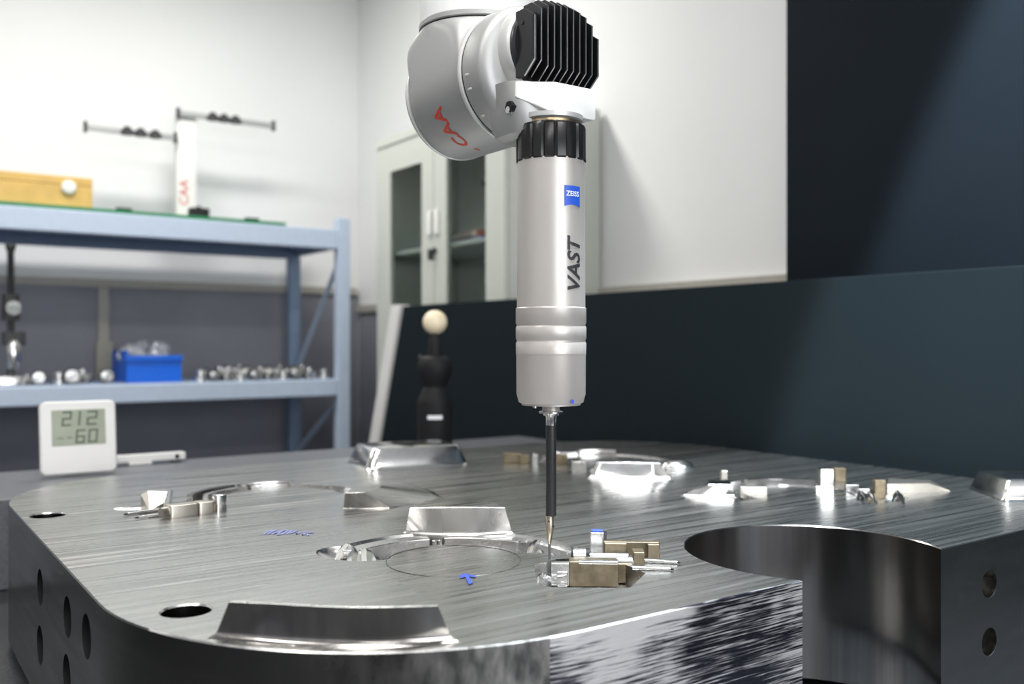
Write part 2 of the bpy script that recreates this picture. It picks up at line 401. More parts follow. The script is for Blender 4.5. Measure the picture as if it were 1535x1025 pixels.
# drilled holes on the side faces
for px, py, r in ((60, 880, .021), (101, 925, .021), (129.5, 954, .021), (60, 967, .0225), (100, 1012, .021)):
    h = onx(px, py, x0); cutter(lathe(B(), [(r, -.03), (r, .09)], (x0, h.y, h.z), 32, 'x'))
for px, py in ((1483, 875), (1483, 962)):
    h = ony(px, py, y0); cutter(lathe(B(), [(.0165, -.03), (.0165, .09)], (h.x, y0, h.z), 32, 'y'))
dg = bpy.context.evaluated_depsgraph_get()
me2 = bpy.data.meshes.new_from_object(body.evaluated_get(dg))
bpy.data.objects.remove(body)
for c_ in cutters: bpy.data.objects.remove(c_)
bm = B(); bm.from_mesh(me2)
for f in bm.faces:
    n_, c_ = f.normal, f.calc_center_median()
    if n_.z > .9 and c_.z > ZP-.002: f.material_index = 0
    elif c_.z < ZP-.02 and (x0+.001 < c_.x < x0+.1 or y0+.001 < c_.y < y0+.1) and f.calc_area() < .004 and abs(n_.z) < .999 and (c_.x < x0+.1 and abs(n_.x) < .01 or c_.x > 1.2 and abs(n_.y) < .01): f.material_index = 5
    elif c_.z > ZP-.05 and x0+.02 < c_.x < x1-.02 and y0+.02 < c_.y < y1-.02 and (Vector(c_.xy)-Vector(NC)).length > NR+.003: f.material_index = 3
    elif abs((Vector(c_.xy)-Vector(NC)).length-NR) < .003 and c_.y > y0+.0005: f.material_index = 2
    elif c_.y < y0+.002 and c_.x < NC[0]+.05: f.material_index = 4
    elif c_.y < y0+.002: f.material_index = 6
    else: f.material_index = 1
sharp(bm)
for f in bm.faces:
    if f.material_index == 0:
        f.smooth = False
        for e in f.edges: e.smooth = False
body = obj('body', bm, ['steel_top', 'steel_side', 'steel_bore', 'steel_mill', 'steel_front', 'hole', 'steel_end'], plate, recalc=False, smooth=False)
for lx, ly in ((.42, .9), (1.3, .9), (.42, 1.45), (1.3, 1.45)): obj('support_foot', cbox(lx, ly, ZT, ZT+.014, .16, .16), 'black', plate)

ROT = math.radians(-38)
def boss(name, px0, py0, px1, py1, depth, h, draft=.010, rnd=.014, material='steel_poly', zb=0., flare=.005, rot=None):
    """raised interlock block whose front foot runs between two points of the plate"""
    a, b_ = Vector(P2(px0, py0, zb)), Vector(P2(px1, py1, zb))
    d = b_-a; wd = d.length; ang = math.atan2(d.y, d.x) if rot is None else rot; nrm = Vector((-math.sin(ang), math.cos(ang)))
    c = (a+b_)/2 + nrm*depth/2
    rings = []
    for z, e in ((-.0008, -flare), (.0008, -flare*.55), (.0025, -flare*.2), (.006, 0), (h-.003, draft*(h-.003)/h), (h-.001, draft+.001), (h, draft+.003)):
        rings.append([(x, y, ZP+zb+z) for x, y in rrect(c.x, c.y, wd-2*e, depth-2*e, max(rnd-e*.5, .001), ang, 6)])
    return obj(name, loft(B(), rings), material, plate)
def crv(pts, k=5):
    vs = [Vector(p) for p in pts]; out = []
    for i in range(len(vs)-1):
        p0, p1, p2, p3 = vs[max(i-1, 0)], vs[i], vs[i+1], vs[min(i+2, len(vs)-1)]
        for q in range(k):
            t = q/k; out.append(.5*((2*p1)+(p2-p0)*t+(2*p0-5*p1+4*p2-p3)*t*t+(3*p1-p0-3*p2+p3)*t**3))
    out.append(vs[-1]); return [tuple(v) for v in out]
def boss2(front_b, back_b, front_t, back_t, h, z0=-.002, fil=.006, mats=('steel_bore', 'steel_top')):
    """raised block: front foot and front crest as smooth lines, straight back; concave fillet along the foot"""
    fb, ft = crv([P2(*p) for p in front_b]), crv([P2(*p, h) for p in front_t])
    bb = fb + [P2(*p) for p in back_b]; tt = ft + [P2(*p, h) for p in back_t]
    def mixp(t): return [(a[0]+(b[0]-a[0])*t, a[1]+(b[1]-a[1])*t) for a, b in zip(bb, tt)]
    rings = [[(x, y, ZP+z0) for x, y in offset(bb, -fil)]]
    for k in range(1, 7):
        a = PI/2*k/6; e = fil*(1-math.sin(a)); z = fil*(1-math.cos(a))
        rings.append([(x, y, ZP+z) for x, y in offset(mixp(z/h), -e)])
    rings.append([(x, y, ZP+h-.0006) for x, y in mixp(1)]); rings.append([(x, y, ZP+h) for x, y in offset(mixp(1), .0006)])
    bm = loft(B(), rings); bmesh.ops.recalc_face_normals(bm, faces=bm.faces)
    for f in bm.faces: f.material_index = 1 if f.normal.z > .5 and f.calc_center_median().z > ZP+h*.4 else 0
    return obj('interlock_block', bm, list(mats), plate)
boss2([(322, 955), (394, 962), (465, 966), (537, 968), (608, 966.5), (678, 960.5)], [(600, 900), (420, 900)], [(343, 901), (406, 904), (469, 907.5), (531, 909.3), (594, 909), (657, 907)], [(590, 866), (425, 864)], .0302)
boss2([(608, 798), (648, 801), (688, 802), (728, 802), (768, 800)], [(735, 776), (636, 776)], [(614, 761), (650, 760.3), (686, 760), (721, 760.2), (757, 760.5)], [(738, 752), (640, 752)], .0333, z0=-.019, fil=.004, mats=('steel_satin', 'steel_top'))
boss('interlock_block', 553, 705, 703, 695.5, .135, .036, draft=.012, rnd=.018)
boss2([(884, 717), (925, 717.5), (965, 718), (1004, 718)], [(990, 704), (890, 703)], [(894, 693), (925, 693), (960, 693.3), (990, 694)], [(985, 689), (898, 688)], .0262, fil=.005, mats=('steel_poly', 'steel_top'))
boss2([(515, 762), (535, 762.5), (560, 762.5), (586, 762)], [(664, 748), (648, 736), (604, 722), (540, 731)], [(517, 738.5), (527, 738.3), (537, 738), (547, 738)], [(566, 733), (573, 728), (566, 725), (532, 729)], .0225, fil=.002, mats=('steel_bore', 'steel_top'))
boss2([(1022, 743), (1045, 744), (1075, 744), (1101, 744)], [(1094, 728), (1046, 730)], [(1062, 726), (1073, 726), (1085, 726), (1097, 726)], [(1093, 719), (1062, 720)], .018, fil=.003, mats=('steel_poly', 'steel_poly'))
boss('interlock_block', 1506, 751, 1640, 752, .115, .030, rnd=.008)
# near cavity: stepped wall pieces, pocket floor details
def arcwall(c, r, t, a0, a1, z0, z1, n=14):
    q = [(c[0]+rr*math.cos(math.radians(a)), c[1]+rr*math.sin(math.radians(a))) for rr, rg in ((r-t/2, range(n+1)), (r+t/2, range(n, -1, -1))) for a in [a0+(a1-a0)*i/n for i in rg]]
    return prism(B(), q, z0, z1)
for a0, a1 in ((72, 122), (20, 64)): obj('wall_segment', arcwall(CC, .128, .020, a0, a1, ZP-.019, ZP-.0012), 'steel_mill', plate, bevel=.0012)
for a in (66.5, 69.5): obj('core_pin', lathe(B(), [(.0030, -.019), (.0030, -.004), (.0022, -.003)], (CC[0]+.118*math.cos(math.radians(a)), CC[1]+.118*math.sin(math.radians(a)), ZP), 14), 'chrome', plate)
obj('ring_line', arcwall(CC, .0700, .0010, 0, 359.9, ZP-.0003, ZP+.0004, 96), 'steel_side', plate)
def ridge(pts, r, name='milled_ridge', m_='chrome'):
    vs = [Vector((*P2(px, py), ZP+z)) for px, py, z in pts]
    # smooth by subdividing with Catmull-Rom
    out = []
    for i in range(len(vs)-1):
        p0, p1, p2, p3 = vs[max(i-1, 0)], vs[i], vs[i+1], vs[min(i+2, len(vs)-1)]
        for k in range(5):
            t = k/5; out.append(.5*((2*p1)+(p2-p0)*t+(2*p0-5*p1+4*p2-p3)*t*t+(3*p1-p0-3*p2+p3)*t**3))
    out.append(vs[-1]); N_ = len(out)
    return obj(name, tube(B(), out, r, 8, [r*(.45+.55*math.sin(PI*(i+.5)/N_)) for i in range(N_)]), m_, plate)
ridge([(506, 830, -.010), (512, 820, -.006), (522, 815, -.006), (531, 821, -.008), (538, 831, -.010)], .0065)
ridge([(526, 812, -.006), (531, 824, -.007), (527, 836, -.009), (534, 846, -.010)], .0075)
ridge([(534, 838, -.010), (541, 824, -.007), (549, 826, -.006), (550, 838, -.008), (560, 850, -.008)], .0080)
ridge([(556, 822, -.008), (562, 832, -.009), (566, 842, -.009)], .0070)
ridge([(786, 846, -.012), (794, 824, -.004), (800, 812, -.003), (806, 806, -.004)], .0042)
ridge([(800, 838, -.010), (809, 822, -.004), (815, 834, -.008), (812, 842, -.012)], .0036)
ridge([(820, 838, -.014), (826, 824, -.006), (836, 834, -.008), (842, 840, -.012)], .0030)
ridge([(803, 868, -.008), (806, 858, -.006), (812, 851, -.008), (830, 852, -.012), (850, 857, -.012)], .0026)
for px, py, wd in ((838, 838, .006), (843, 846, .007)): obj('core_slot', cbox(*P2(px, py, -.016), ZP-.019, ZP-.0155, wd, wd*.8, ROT), 'hole', plate)
# bronze slider and its neighbours
def pbox(name, px, py, zb, z0, z1, sx, sy, m_, bev=.0012, rot=ROT, parent=None, rnd=None, label=None):
    """block whose front foot is centred on a point of the plate, sy deep away from the viewer"""
    p = Vector(P2(px, py, zb)); nrm = Vector((-math.sin(rot), math.cos(rot))); c = p + nrm*sy/2
    bm = cbox(c.x, c.y, ZP+z0, ZP+z1, sx, sy, rot) if rnd is None else rbox(B(), c.x, c.y, ZP+z0, ZP+z1, sx, sy, rnd, rot)
    return obj(name, bm, m_, parent or plate, bevel=bev if rnd is None else 0, label=label)
pbox('slider', 890, 879, -.019, -.0195, .006, .050, .020, 'gold', label='bronze slider block')
pbox('slider_cap', 897, 845, .006, .0055, .0085, .040, .008, 'steel_mill', bev=.0008)
pbox('slider_rail', 843, 879, -.019, -.0195, -.004, .011, .024, 'chrome')
pbox('slider_rail', 872, 862, -.008, -.019, .004, .062, .010, 'steel_mill')
pbox('slider_rail', 934, 852, -.004, -.019, .001, .020, .014, 'gold')
for k, (px, py, L) in enumerate(((907, 835, .048), (916, 841, .050))):
    p = Vector((*P2(px, py, .002), ZP+.002)); e = Vector((math.cos(ROT), math.sin(ROT), 0))
    obj('core_rod', tube(B(), [p-e*L/2, p+e*L/2], .0045, 16), 'steel_satin', plate)
p = Vector((*P2(871, 834, .004), ZP+.004)); e = Vector((math.cos(ROT), math.sin(ROT), 0))
obj('spigot', tube(B(), [p-e*.008, p+e*.005], .0085, 24), 'steel_mill', plate)
obj('seal_ring', tube(B(), [p+e*.005, p+e*.009], .0090, 24), 'black', plate)
obj('seal_ring', tube(B(), [p-e*.0105, p-e*.008], .0098, 24), 'black', plate)
pbox('stepped_clamp', 947, 832, 0, -.004, .0142, .0600, .010, 'gold', label='stepped bronze clamp')
pbox('clamp_step', 923, 834, 0, -.004, .0140, .0240, .006, 'gold')
pbox('clamp_step', 980, 835.5, 0, -.004, .0138, .0130, .008, 'gold')
pbox('clamp_step', 958, 846, 0, -.018, .0125, .0120, .020, 'gold')
pbox('stop_block', 895, 827, 0, -.002, .021, .0150, .012, 'steel_mill', label='small steel stop with blue paint on top')
pbox('paint_spot', 895, 797, .021, .0208, .0222, .013, .009, 'ink', bev=.0005, label='blue paint on top')
pbox('stop_pin', 907.5, 816, .004, -.002, .020, .0035, .0035, 'stylus_grey', bev=.0004)
def pin(px0, py0, px1, py1, z, r, name='ejector_pin'):
    a = Vector((*P2(px0, py0, z), ZP+z)); b_ = Vector((*P2(px1, py1, z), ZP+z)); d = (b_-a)
    bm = tube(B(), [a, a+d*.6], r, 12); tube(bm, [a+d*.6, a+d*.92], r*.72, 12)
    o = obj(name, bm, 'steel_satin', plate); obj('pin_tip', tube(B(), [a+d*.92, b_], r*.5, 8), 'black', plate); return o
pin(962, 840, 1020, 843, .0018, .0020); pin(948, 851, 1010, 853, .0018, .0020)
# cavity on the shaded side (far from the probe, beside the dark panel)
def far_bits(lst):
    for nm, px, py, zb, z0, z1, sx, sy, m_ in lst: pbox(nm, px, py, zb, z0, z1, sx, sy, m_)
far_bits([('core_block', 1240, 736, 0, -.004, .034, .020, .02, 'steel_poly'), ('clamp_step', 1260, 722, 0, 0, .022, .018, .016, 'gold'),
          ('core_block', 1086, 724, 0, 0, .020, .010, .012, 'gold_light'), ('clamp_step', 1320, 744, 0, -.006, .024, .016, .014, 'gold'),
          ('core_block', 1278, 738, 0, -.006, .012, .020, .012, 'steel_mill'), ('core_block', 1296, 742, 0, -.006, .010, .016, .012, 'chrome'),
          ('core_block', 1228, 736, 0, -.008, .008, .010, .012, 'chrome'), ('core_block', 1130, 740, 0, -.006, .010, .040, .012, 'gold_light')])
a, b_ = P2(1330, 738), P2(1420, 738)
bm = B(); pts = [P2(1330, 739), P2(1392, 738), P2(1424, 736), P2(1394, 733), P2(1332, 730)]
loft(bm, [[(x, y, ZP-.001) for x, y in pts], [(x, y, ZP+(.014 if i in (0, 1, 3, 4) else .001)) for i, (x, y) in enumerate(pts)]])
obj('wedge_bar', bm, 'gold_light', plate, label='pale bronze wedge bar')
for px in (1290, 1302, 1343): ridge([(px-6, 752, -.004), (px, 742, .004), (px+8, 748, .003), (px+12, 756, -.002)], .0038)
for a0, a1 in ((25, 80), (88, 130)): obj('wall_segment', arcwall(RC, .121, .010, a0, a1, ZP-.010, ZP+.006), 'steel_poly', plate)
obj('wall_segment', arcwall(RC, .084, .006, -60, 60, ZP-.010, ZP+.002), 'steel_poly', plate)
# cavity by the guideway, nearest the thermometer
for a0, a1 in ((60, 100), (102, 150)): obj('wall_segment', arcwall(LC, .128, .008, a0, a1, ZP-.010, ZP+.006), 'steel_poly', plate)
for a0, a1 in ((25, 58), (62, 92), (95, 140)): obj('wall_segment', arcwall(LC, .112, .008, a0, a1, ZP-.010, ZP+.003), 'steel_mill', plate)
R2 = math.radians(0)
def ibox(name, px0, px1, py, z1, sy, m_, rnd=.003, tilt=0):
    a, b_ = Vector(P2(px0, py)), Vector(P2(px1, py-(px1-px0)*.13)); d = b_-a; an = math.atan2(d.y, d.x); nr = Vector((-math.sin(an), math.cos(an)))
    c = (a+b_)/2+nr*sy/2
    return obj(name, rbox(B(), c.x, c.y, ZP-.001, ZP+z1, d.length, sy, rnd, an, .001), m_, plate)
ibox('slider', 256, 297.5, 776.5, .015, .022, 'gold_light'); ibox('slider', 299, 322, 771, .015, .022, 'gold_light')
ibox('stop_block', 325, 341, 766, .021, .016, 'chrome'); ibox('clamp_step', 318, 328, 767, .008, .02, 'gold')
pts = [P2(211, 761), P2(224, 768), P2(246, 764), P2(251, 758), P2(222, 757)]
bm = loft(B(), [[(x, y, ZP-.002) for x, y in pts], [(x+dx, y, ZP+z) for (x, y), z, dx in zip(pts, (.018, .002, .010, .020, .020), (0, 0, 0, 0, 0))]])
obj('gate_wedge', bm, 'gold_light', plate, label='pale wedge insert')
obj('core_rod', tube(B(), [(*P2(250, 764, .008), ZP+.008), (*P2(254, 748, .004), ZP+.014)], .005, 12), 'chrome', plate)
pin(238, 764, 186, 771, .0022, .0024); pin(252, 770, 203, 776, .0022, .0022)
o_ = Vector((*P2(262, 764, .008), ZP+.008)); obj('spigot', tube(B(), [o_, Vector((*P2(241, 768, .008), ZP+.008))], .006, 14), 'gold_light', plate)
# far corner cavity
for a0, a1 in ((40, 75), (78, 120)): obj('wall_segment', arcwall(BC, .126, .010, a0, a1, ZP-.010, ZP+.010), 'steel_poly', plate)
far_bits([('slider', 768, 694, 0, 0, .018, .034, .02, 'gold'), ('slider', 786, 695, 0, 0, .016, .018, .02, 'gold'), ('core_block', 802, 696, 0, 0, .020, .010, .02, 'steel_poly'),
          ('core_block', 838, 696, 0, 0, .018, .030, .015, 'gold'), ('core_block', 868, 703, 0, -.004, .014, .026, .014, 'steel_mill')])
obj('milled_ridge', blob((*P2(1016, 703), ZP+.004), .030, .014, .012, math.radians(-30), 16, 8), 'steel_poly', plate)
# blue pen marks: an arrow and a scribbled note
def mark(pts_list, m_, name, z=.0007):
    bm = B()
    for k, pts in enumerate(pts_list): bm.faces.new([bm.verts.new((*P2(*p), ZP+z+.0002*k)) for p in pts])
    return obj(name, bm, m_, plate, smooth=False)
mark([[(694, 860.5), (688.5, 864), (690, 868), (700, 864.5)], [(694, 860.5), (700, 864.5), (712, 866.5), (714, 864)], [(696, 863), (701, 863), (709, 874.5), (703, 877.5)]], 'ink', 'pen_arrow')
def stroke(bm, pts, wpx):
    for (ax, ay), (bx, by) in zip(pts, pts[1:]):
        bm.faces.new([bm.verts.new((*P2(*q), ZP+.0006)) for q in ((ax, ay-wpx*.35), (bx, by-wpx*.35), (bx+wpx, by+wpx*.35), (ax+wpx, ay+wpx*.35))])
bm = B()
for s_ in ([(394, 801), (403, 796), (408, 795)], [(400, 801), (408, 796.5), (415, 794.5), (416, 797), (406, 801)], [(414, 802), (420, 797), (428, 794), (431, 795.5), (424, 800), (416, 802)],
           [(428, 801), (438, 794.5)], [(434, 800), (440, 797), (445, 797), (443, 801), (449, 798), (453, 799), (452, 802), (458, 800)], [(456, 798.5), (469, 798.5)], [(459, 803), (462, 801)]): stroke(bm, s_, 2.0)
obj('pen_note', bm, 'ink_pale', plate, smooth=False)

# ------------------------------------------------------------------ measuring probe
pa = ray(826, 512.5)*.98; AX, AY = pa.x, pa.y
def zz(py, Y=.98): return CAMZ + (CY-py)*Y/FPX
probe = thing('measuring_probe', 'grey cylindrical measuring probe with black collar and long stylus over the plate', 'probe', (AX, AY, zz(240)))
c0 = (AX, AY, 0)
prof = [(.034, zz(247)), (.0355, zz(243)), (.0357, zz(400)), (.0359, zz(461)), (.0370, zz(462.5)), (.0370, zz(484)), (.0362, zz(486)), (.0360, zz(488.5)), (.0370, zz(491)), (.0370, zz(507)), (.0360, zz(509.5)),
        (.0360, zz(512)), (.0370, zz(514.5)), (.0368, zz(530))]
obj('housing', lathe(B(), prof, c0, 72), 'probe', probe)
obj('sensor_head', lathe(B(), [(.0368, zz(529.8)), (.0364, zz(534)), (.0362, zz(590)), (.0340, zz(602)), (.0325, zz(603.5)), (.0310, zz(604)), (.0310, zz(606.5)), (.012, zz(607))], c0, 72), 'probe_band', probe)
bm = B(); rings = []
for z, e in ((zz(245), .0012), (zz(243), 0), (zz(196), 0), (zz(192), .0010), (zz(190), .004)):
    rings.append([(AX+(.0368-e-(.0016 if (i % 6) in (0,) else 0))*math.cos(2*PI*i/108), AY+(.0368-e-(.0016 if (i % 6) in (0,) else 0))*math.sin(2*PI*i/108), z) for i in range(108)])
obj('locking_collar', loft(bm, rings), 'collar', probe)
obj('adapter_flange', lathe(B(), [(.030, zz(194)), (.030, zz(184)), (.029, zz(179))], c0, 48), 'brass', probe)
obj('hub', lathe(B(), [(.0095, zz(605)), (.0090, zz(611)), (.0092, zz(615))], c0, 32), 'probe', probe)
obj('stylus_plate', lathe(B(), [(.0095, zz(615)), (.0128, zz(616.5)), (.0128, zz(619)), (.0085, zz(620)), (.0080, zz(622.5))], c0, 32), 'chrome', probe)
obj('nut', lathe(B(), [(.0062, zz(622)), (.0060, zz(624)), (.0056, zz(625.5)), (.0056, zz(637))], c0, 16), 'chrome', probe)
obj('bayonet_pin', lathe(B(), [(.0022, zz(610)), (.0022, zz(604))], (AX-.0225, AY-.002, 0), 12), 'chrome', probe)
sh = obj('stylus_shaft', lathe(B(), [(.0055, zz(637)), (.0056, zz(640)), (.0056, zz(771)), (.0050, zz(773))], c0, 28), 'shaft', probe)
AT = (AX-.0015, AY+.0005, 0)
obj('stylus_holder', lathe(B(), [(.0046, zz(772)), (.0047, zz(790)), (.0040, zz(797)), (.0016, zz(814)), (.0012, zz(816))], AT, 20), 'stylus_gold', probe)
obj('stylus_stem', lathe(B(), [(.0014, zz(813)), (.0012, zz(847))], AT, 12), 'stylus_grey', probe)
obj('ruby_tip', lathe(B(), [(.0002, zz(850.0)), (.0014, zz(849.2)), (.0019, zz(847.6)), (.0014, zz(846)), (.0002, zz(845.2))], AT, 16), 'ruby', probe)
for (dx, dy, py, r) in ((-.0035, -.0032, 780, .0009), (.0012, -.0046, 788, .0012)): obj('set_screw', blob((AT[0]+dx, AT[1]+dy, zz(py)), r, r, r, 0, 10, 6), 'black', probe)
# print on the tube: angle measured from the direction to the camera, towards image right
vd = math.atan2(-AY, -AX)
def on_tube(ang, z, R=.0359):
    """x = along the circumference (image right), y = up"""
    def f(x, y):
        a = vd + ang + x/R
        return Vector((AX+R*math.cos(a), AY+R*math.sin(a), z+y))
    return f
R_ = .0361
a_b = math.asin(32/51.5)
bw, bh = .0205, .0215
bm = B(); k = 10
top = [(-bw/2+bw*i/k, bh/2) for i in range(k+1)]; bot = [(-bw/2+bw*i/k, -bh/2+.0022*(1-(2*i/k-1)**2)) for i in range(k+1)]
tv = [bm.verts.new((*p, 0)) for p in top]; bv = [bm.verts.new((*p, 0)) for p in bot]
for i in range(k): bm.faces.new((bv[i], bv[i+1], tv[i+1], tv[i]))
badge = obj('badge', warp(bm, on_tube(a_b, zz(295, .955), R_)), 'blue_logo', probe, recalc=False)
obj('badge_print', warp(text_bm('ZEISS', .0072, 0, .00012), on_tube(a_b, zz(291.5, .955), R_+.0002)), 'print_white', badge, smooth=False, recalc=False)
def rot90(f): return lambda x, y: f(-y, x)
obj('name_print', warp(text_bm('VAST', .0235, .22, .0006), rot90(on_tube(math.asin(35/51.5), zz(399, .955), R_))), 'print_dark', probe, smooth=False, recalc=False)
obj('blue_dot', warp(text_bm('.', .02, 0, .001), on_tube(math.asin(31/51.5), zz(599)-.0005+.0054, .0364)), 'ink', probe, smooth=False, recalc=False)

# ------------------------------------------------------------------ robot wrist (offsets s along world y from the probe axis)
ZA = CAMZ + .291
wrist = thing('robot_wrist', 'silver robot arm wrist with black cooling fins and red lettering', 'robot arm', (AX, AY+.136, ZA-.075))
bm = B(); rings = []
def sup(hx, hs, s0, z, n_, k=72):
    out = []
    for i in range(k):
        a = 2*PI*i/k; c_, s_ = math.cos(a), math.sin(a)
        out.append((AX+hx*math.copysign(abs(c_)**(2/n_), c_), AY+s0+hs*math.copysign(abs(s_)**(2/n_), s_), z))
    return out
RA = .0700; S0 = .128; HS = .060; ST = .142; RT = .0675
for i in range(1, 17):
    a = PI/2*i/16
    rings.append(sup(RA*math.sin(a), HS-(.002 if i < 2 else 0), S0, ZA-RA*math.cos(a), 11))
for t in [j/16 for j in range(1, 17)]:
    e = t*t*(3-2*t)
    rings.append(sup(RA+(RT-RA)*e, HS+(RT-HS)*e, S0+(ST-S0)*e, ZA+.068*t, 11*(2/11)**(t**3.5)))
hs_ = obj('elbow_housing', loft(bm, rings), 'silver_paint', wrist)
obj('rear_rim', lathe(B(), [(.066, .1850), (.0696, .1855), (.0703, .1865), (.0703, .1890), (.067, .1905)], (AX, AY, ZA), 72, 'y'), 'silver_light', wrist)
obj('joint_gap', lathe(B(), [(.0660, .066), (.0660, .0705)], (AX, AY+ST, ZA), 64), 'gap', wrist)
obj('tube_flange', lathe(B(), [(.0672, .0700), (.0685, .0710), (.0685, .0760), (.0677, .0770)], (AX, AY+ST, ZA), 64), 'silver_paint', wrist)
obj('arm_tube', lathe(B(), [(.0677, .0765), (.0677, CEIL-ZA-.001)], (AX, AY+ST, ZA), 64), 'white_paint', wrist)
obj('front_rim', lathe(B(), [(.0700, .071), (.0722, .070), (.0730, .0675), (.0722, .0655), (.0700, .065)], (AX, AY, ZA), 72, 'y'), 'silver_light', wrist)
obj('joint_seal', lathe(B(), [(.0702, .068), (.0702, .0600)], (AX, AY, ZA), 64, 'y'), 'gap', wrist)
obj('drum', lathe(B(), [(.064, .066), (.0705, .0625), (.0710, .060), (.0708, .036), (.0690, .030), (.0640, .0255), (.0560, .024)], (AX, AY, ZA), 72, 'y'), 'silver_paint', wrist)
for a in (188, 200, 225, 248, 262):
    c_, s_ = math.cos(math.radians(a)), math.sin(math.radians(a))
    obj('bolt_slot', blob((AX+.0708*c_, AY+.054, ZA+.0708*s_), .0016, .0045, .0016, 0, 10, 6), 'silver_light', wrist)
ZH = ZA+.0165; RS = .0515
def casting(s, grow):
    R = RS+grow
    return [(AX+R*math.cos(2*PI*i/64), AY+s, ZH+R*math.sin(2*PI*i/64)) for i in range(64)]
obj('shroud', loft(B(), [casting(.032, -.006), casting(.030, -.001), casting(.027, 0), casting(.012, -.0022), casting(.009, -.0042), casting(.008, -.006)]), 'silver_light', wrist)
# square mount with a cut-back corner, running into a round-bottomed skirt below the drum
pm = [(-.0125, -.0235), (-.046, -.002), (-.048, .028), (.040, .028), (.0415, -.0235)]
rings = []
zlow = [-.0575, -.0420, -.0380, -.0575, -.0575]
for f_, e in ((0, .0015), (.06, 0), (.94, 0), (1, .0015)): rings.append([(AX+x*(1-e*20), AY+.003+(y-.003)*(1-e*20), ZA+zl+(-.0250-zl)*f_) for (x, y), zl in zip(pm, zlow)])
obj('probe_mount', loft(B(), rings), 'white_paint', wrist, bevel=.0015)
rings = []
for z, hx, hy in ((-.0800, .026, .020), (-.0790, .032, .026), (-.0750, .038, .031), (-.066, .042, .034), (-.052, .0455, .036), (-.038, .048, .036), (-.024, .050, .034)):
    rings.append([(x-.004, y, z) for x, y, z in sup(hx, hy, .026, ZA+z, 3.2)])
obj('skirt', loft(B(), rings), 'silver_paint', wrist)
obj('mount_boss', lathe(B(), [(.034, -.056), (.0335, -.0605), (.031, -.0620)], (AX, AY, ZA), 40), 'silver_light', wrist)
obj('screw_recess', lathe(B(), [(.0060, .004), (.0060, -.0065)], (AX-.0440, AY+.006, ZA-.0500), 6, 'x'), 'hole', wrist)
obj('screw_head', lathe(B(), [(.0036, .002), (.0036, -.0075)], (AX-.0440, AY+.006, ZA-.0535), 14, 'x'), 'chrome', wrist)
# heat sink
RH = .0468
hk = obj('heat_sink', lathe(B(), [(RH-.001, .014), (RH, .012), (RH, .004), (RH-.002, .002)], (AX, AY, ZH), 56, 'y'), 'fin', wrist)
NF = 11
for i in range(NF):
    x = -.0385 + .083*i/(NF-1)
    zt2 = RH*(1-min(.93, abs(x/RH))**2.7)**(1/2.3); ch = min(.010, zt2*.5); zt1 = zt2-ch; zb2 = -.0405 if x > -.03 else -.036; zb1 = zb2+.0135
    sf = -.0235
    prof = [(.006, zt2), (-.008, zt2), (sf, zt1), (sf, zb1), (-.006, zb2), (.006, zb2)]
    t = .0011 if i else .0026
    bm = loft(B(), [[(AX+x-t, AY+s, ZH+z) for s, z in prof], [(AX+x+t, AY+s, ZH+z) for s, z in prof]])
    f = obj('fin', bm, 'fin', wrist)
    te = t*.55 if i else t*.35
    bm = B(); pe = [(.006, zt2+.0002), (-.008, zt2+.0002), (sf-.0002, zt1), (sf-.0002, zb1), (-.006, zb2-.0002)]
    Rr = [[bm.verts.new((AX+x+q*te, AY+s, ZH+z)) for s, z in pe] for q in (-1, 1)]
    for q in range(4): bm.faces.new((Rr[0][q], Rr[1][q], Rr[1][q+1], Rr[0][q+1]))
    obj('fin_edge', bm, 'fin_edge', f, smooth=False)
obj('fin_screw', lathe(B(), [(.0022, -.0010), (.0022, .0006)], (AX-.0412, AY-.006, ZH+.018), 12, 'x'), 'gap', wrist)
# red lettering wrapped around the underside of the elbow
def on_elbow(phi0, s):
    def f(x, y):
        a = phi0 + x/RA
        return Vector((AX-(RA+.0004)*math.sin(a), AY+s+y, ZA-(RA+.0004)*math.cos(a)))
    return f
obj('red_print', warp(text_bm('- CAA', .028, 0, .0005), on_elbow(math.radians(36), .127)), 'print_red', hs_, smooth=False, recalc=False)

# ------------------------------------------------------------------ thermometer
T = onz(120, 713, ZG); TX, TY = T.x, T.y
th = thing('thermometer', 'white digital thermometer with grey-green screen on the stone guideway', 'thermometer', (TX, TY, ZG))
lean = .13
def tl(x, zz_, d):   # local width, height, depth behind front
    return Vector((TX+x, TY + zz_*math.sin(lean) + d*math.cos(lean), ZG + .002 + zz_*math.cos(lean) - d*math.sin(lean) + .018*math.sin(lean)))
def tplate(w0, h0, w1, h1, r, d0, d1, m_, name, ed=.002, parent=th):
    rings = []
    for d, e in ((d1, ed), (d1-ed, 0), (d0+ed, 0), (d0, ed)):
        rings.append([tl(x, z, d) for x, z in rrect((w0+w1)/2, (h0+h1)/2, w1-w0-2*e, h1-h0-2*e, max(r-e, .0004))])
    return obj(name, loft(B(), rings), m_, parent)
tplate(-.072, 0, .072, .149, .013, 0, .018, 'white_plastic', 'case', .003)
tplate(-.051, .058, .051, .131, .002, -.0006, .004, 'lcd', 'screen', .0004)
SEG = {'2': 'abged', '1': 'bc', '6': 'afgedc', '0': 'abcdef', '-': 'g'}
